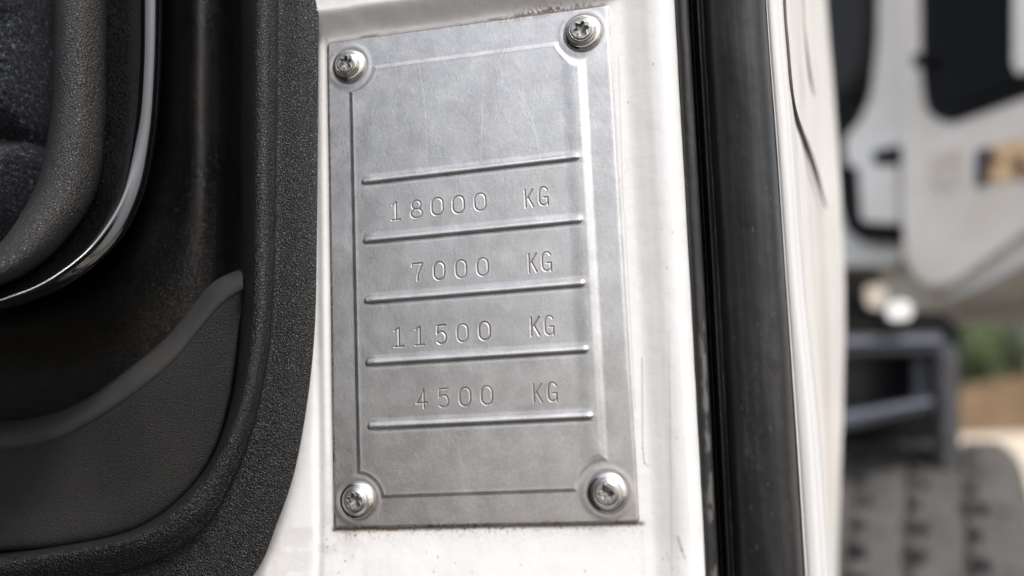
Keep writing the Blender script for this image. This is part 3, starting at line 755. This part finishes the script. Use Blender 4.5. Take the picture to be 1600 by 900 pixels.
box_px('bracket_cap', [(1350, 444), (1386, 446), (1384, 484), (1352, 482)], 1.32, .03, MBEIGE, t2, r=12)
box_px('marker_light', [(1386, 471), (1424, 469), (1427, 500), (1385, 502)], 1.12, .04, M('white_lamp_plastic', (.85, .85, .84), .25).m, t2, r=14)

def tyre():
    RT = .52; hw = .170
    nt, ns = 900, 150
    th = np.linspace(0, 2 * np.pi, nt, endpoint=False)
    s = np.linspace(-1, 1, ns)
    prof = []
    for k in s:
        a = abs(k)
        if a < .62: x, r = a / .62 * .150, RT - .004 * (a / .62) ** 2
        elif a < .80:
            t = (a - .62) / .18 * math.pi / 2; x, r = .150 + .036 * math.sin(t), RT - .004 - .05 * (1 - math.cos(t))
        else:
            t = (a - .80) / .20; x, r = .186 + .012 * math.sin(t * math.pi) - .02 * t, RT - .054 - .20 * t
        prof.append((math.copysign(x, k), r))
    prof = np.array(prof)
    Xs = np.repeat(prof[:, 0][:, None], nt, 1); Rs = np.repeat(prof[:, 1][:, None], nt, 1)
    T = np.repeat(th[None], ns, 0)
    for gx in (-.122, -.062, -.002, .058, .118):
        ph = T * 74 + gx * 90
        off = .004 * np.sin(ph)
        w = .0022 + .0125 * (np.sin(ph) > .1) * (.65 + .35 * np.sin(T * 31 + gx * 50))
        Rs = Rs - .030 * (1 - sst(np.abs(Xs - gx - off), w * .6, w * 1.3))
    Rs = Rs - .008 * (np.abs(Xs) > .138) * (np.abs(Xs) < .180) * (np.sin(T * 148) > .3) * sst(np.abs(Xs), .138, .150)
    P = np.stack([Xs, Rs * np.cos(T), Rs * np.sin(T)], -1)
    return grid_mesh('tyre', P, close_v=True, smooth=True)
wh = empty('wheel', (0, 0, 0)); wc = CAM + np.array([.185, 1.45, -.560]); 
wh.rotation_euler = (0, 0, R(-13)); wh.location = Vector(wc) - t2.location; wh.parent = t2
ty = obj('tyre', tyre(), MTYRE); ty.parent = wh
def rim():
    th = np.linspace(0, 2 * np.pi, 64, endpoint=False)
    pr = [(.135, .285), (.145, .27), (.12, .255), (.03, .24), (.02, .16), (.09, .11), (.095, .0001), (-.10, .0001), (-.12, .26), (-.14, .285)]
    P = np.array([[(x, r * math.cos(t), r * math.sin(t)) for t in th] for x, r in pr])
    return grid_mesh('rim', P, close_v=True)
rm = obj('rim', rim(), M('grey_steel_rim', (.3, .3, .31), .5, .3).m); rm.parent = wh

# ---- far bank and shrubs
mbk = M('brown_earth', (.13, .08, .035), .95)
mbk.color(mbk.ramp(mbk.noise(1.3, 5, .6), [(.3, (.055, .032, .014)), (.7, (.19, .12, .06))]))
def bank():
    x = np.linspace(-60, 110, 170); y = np.linspace(0, 1, 24)
    X, V = np.meshgrid(x, y, indexing='ij')
    Yb = 45 + V * 12 + 1.4 * (fbm(X / 6, V * 2, 120) - .5)
    Z = GZ - .05 + 2.3 * sst(V, 0, .5) * (.8 + .5 * fbm(X / 5, V * 3, 130))
    return np.stack([X, Yb, Z], -1)
o = obj('earth_bank', grid_mesh('earth_bank', bank(), flip=False), mbk.m); tag(o, kind='structure')
mlf = M('leaf_green', (.06, .09, .03), .6)
mlf.color(mlf.ramp(mlf.noise(.9, 4), [(.3, (.07, .105, .045)), (.55, (.12, .17, .08)), (.75, (.26, .27, .12))]))
MLEAF = mlf.m; MWOOD = M('grey_brown_bark', (.10, .075, .05), .9).m
def shrub(cx, cy, h, w, label):
    t = empty('tree', (cx, cy, GZ + 1.6)); tag(t, label, 'tree', 'trees on the far bank')
    cl = []
    for k in range(26):
        a = random.uniform(0, 6.28); rr = w * math.sqrt(random.random()) * .8; z = random.uniform(.08, .92) * h
        rr *= math.sin(math.pi * min(.95, max(.18, z / h * .85 + .12))) ** .5
        cl.append((cx + rr * math.cos(a), cy + rr * math.sin(a) * .8, GZ + 1.6 + z, random.uniform(.5, .95) * w * .38))
    N = 9000; V = np.empty((N, 4, 3)); rs = np.random.default_rng(int(cx * 7) % 999)
    ci = rs.integers(0, len(cl), N); c = np.array(cl)[ci]
    d = rs.normal(size=(N, 3)); d /= np.linalg.norm(d, axis=1)[:, None]
    p = c[:, :3] + d * c[:, 3:] * (rs.random((N, 1)) ** .4)
    a = rs.normal(size=(N, 3)); a /= np.linalg.norm(a, axis=1)[:, None]; b = np.cross(a, d); b /= np.linalg.norm(b, axis=1)[:, None] + 1e-6
    s = rs.uniform(.06, .13, (N, 1))
    V[:, 0] = p - a * s; V[:, 1] = p - b * s * .6; V[:, 2] = p + a * s; V[:, 3] = p + b * s * .6
    o = obj('crown', raw_mesh('crown', V.reshape(-1, 3), np.arange(4 * N).reshape(N, 4), smooth=False), MLEAF); attach(o, t)
    tr = tube('trunk', [(cx, cy, GZ + .6), (cx + .1, cy, GZ + 1.6 + h * .3), (cx - .1, cy, GZ + 1.6 + h * .75)], [.22, .15, .05], MWOOD); attach(tr, t)
LB = ['bushy green tree on the far brown bank, nearest the dark step post', 'bushy green tree on the far brown bank, second from the dark step post', 'green tree on the far brown bank at the right edge of the picture', 'green tree on the far brown bank, hidden behind the dark window', 'green tree on the far brown bank, far to the right']
for k, (px, dep, h, w) in enumerate([(1505, 50, 6.2, 3.0), (1552, 52, 6.6, 3.2), (1604, 49, 6.0, 3.2)]):
    p = CP(px, 620, dep); shrub(p[0], p[1], h, w, LB[k])
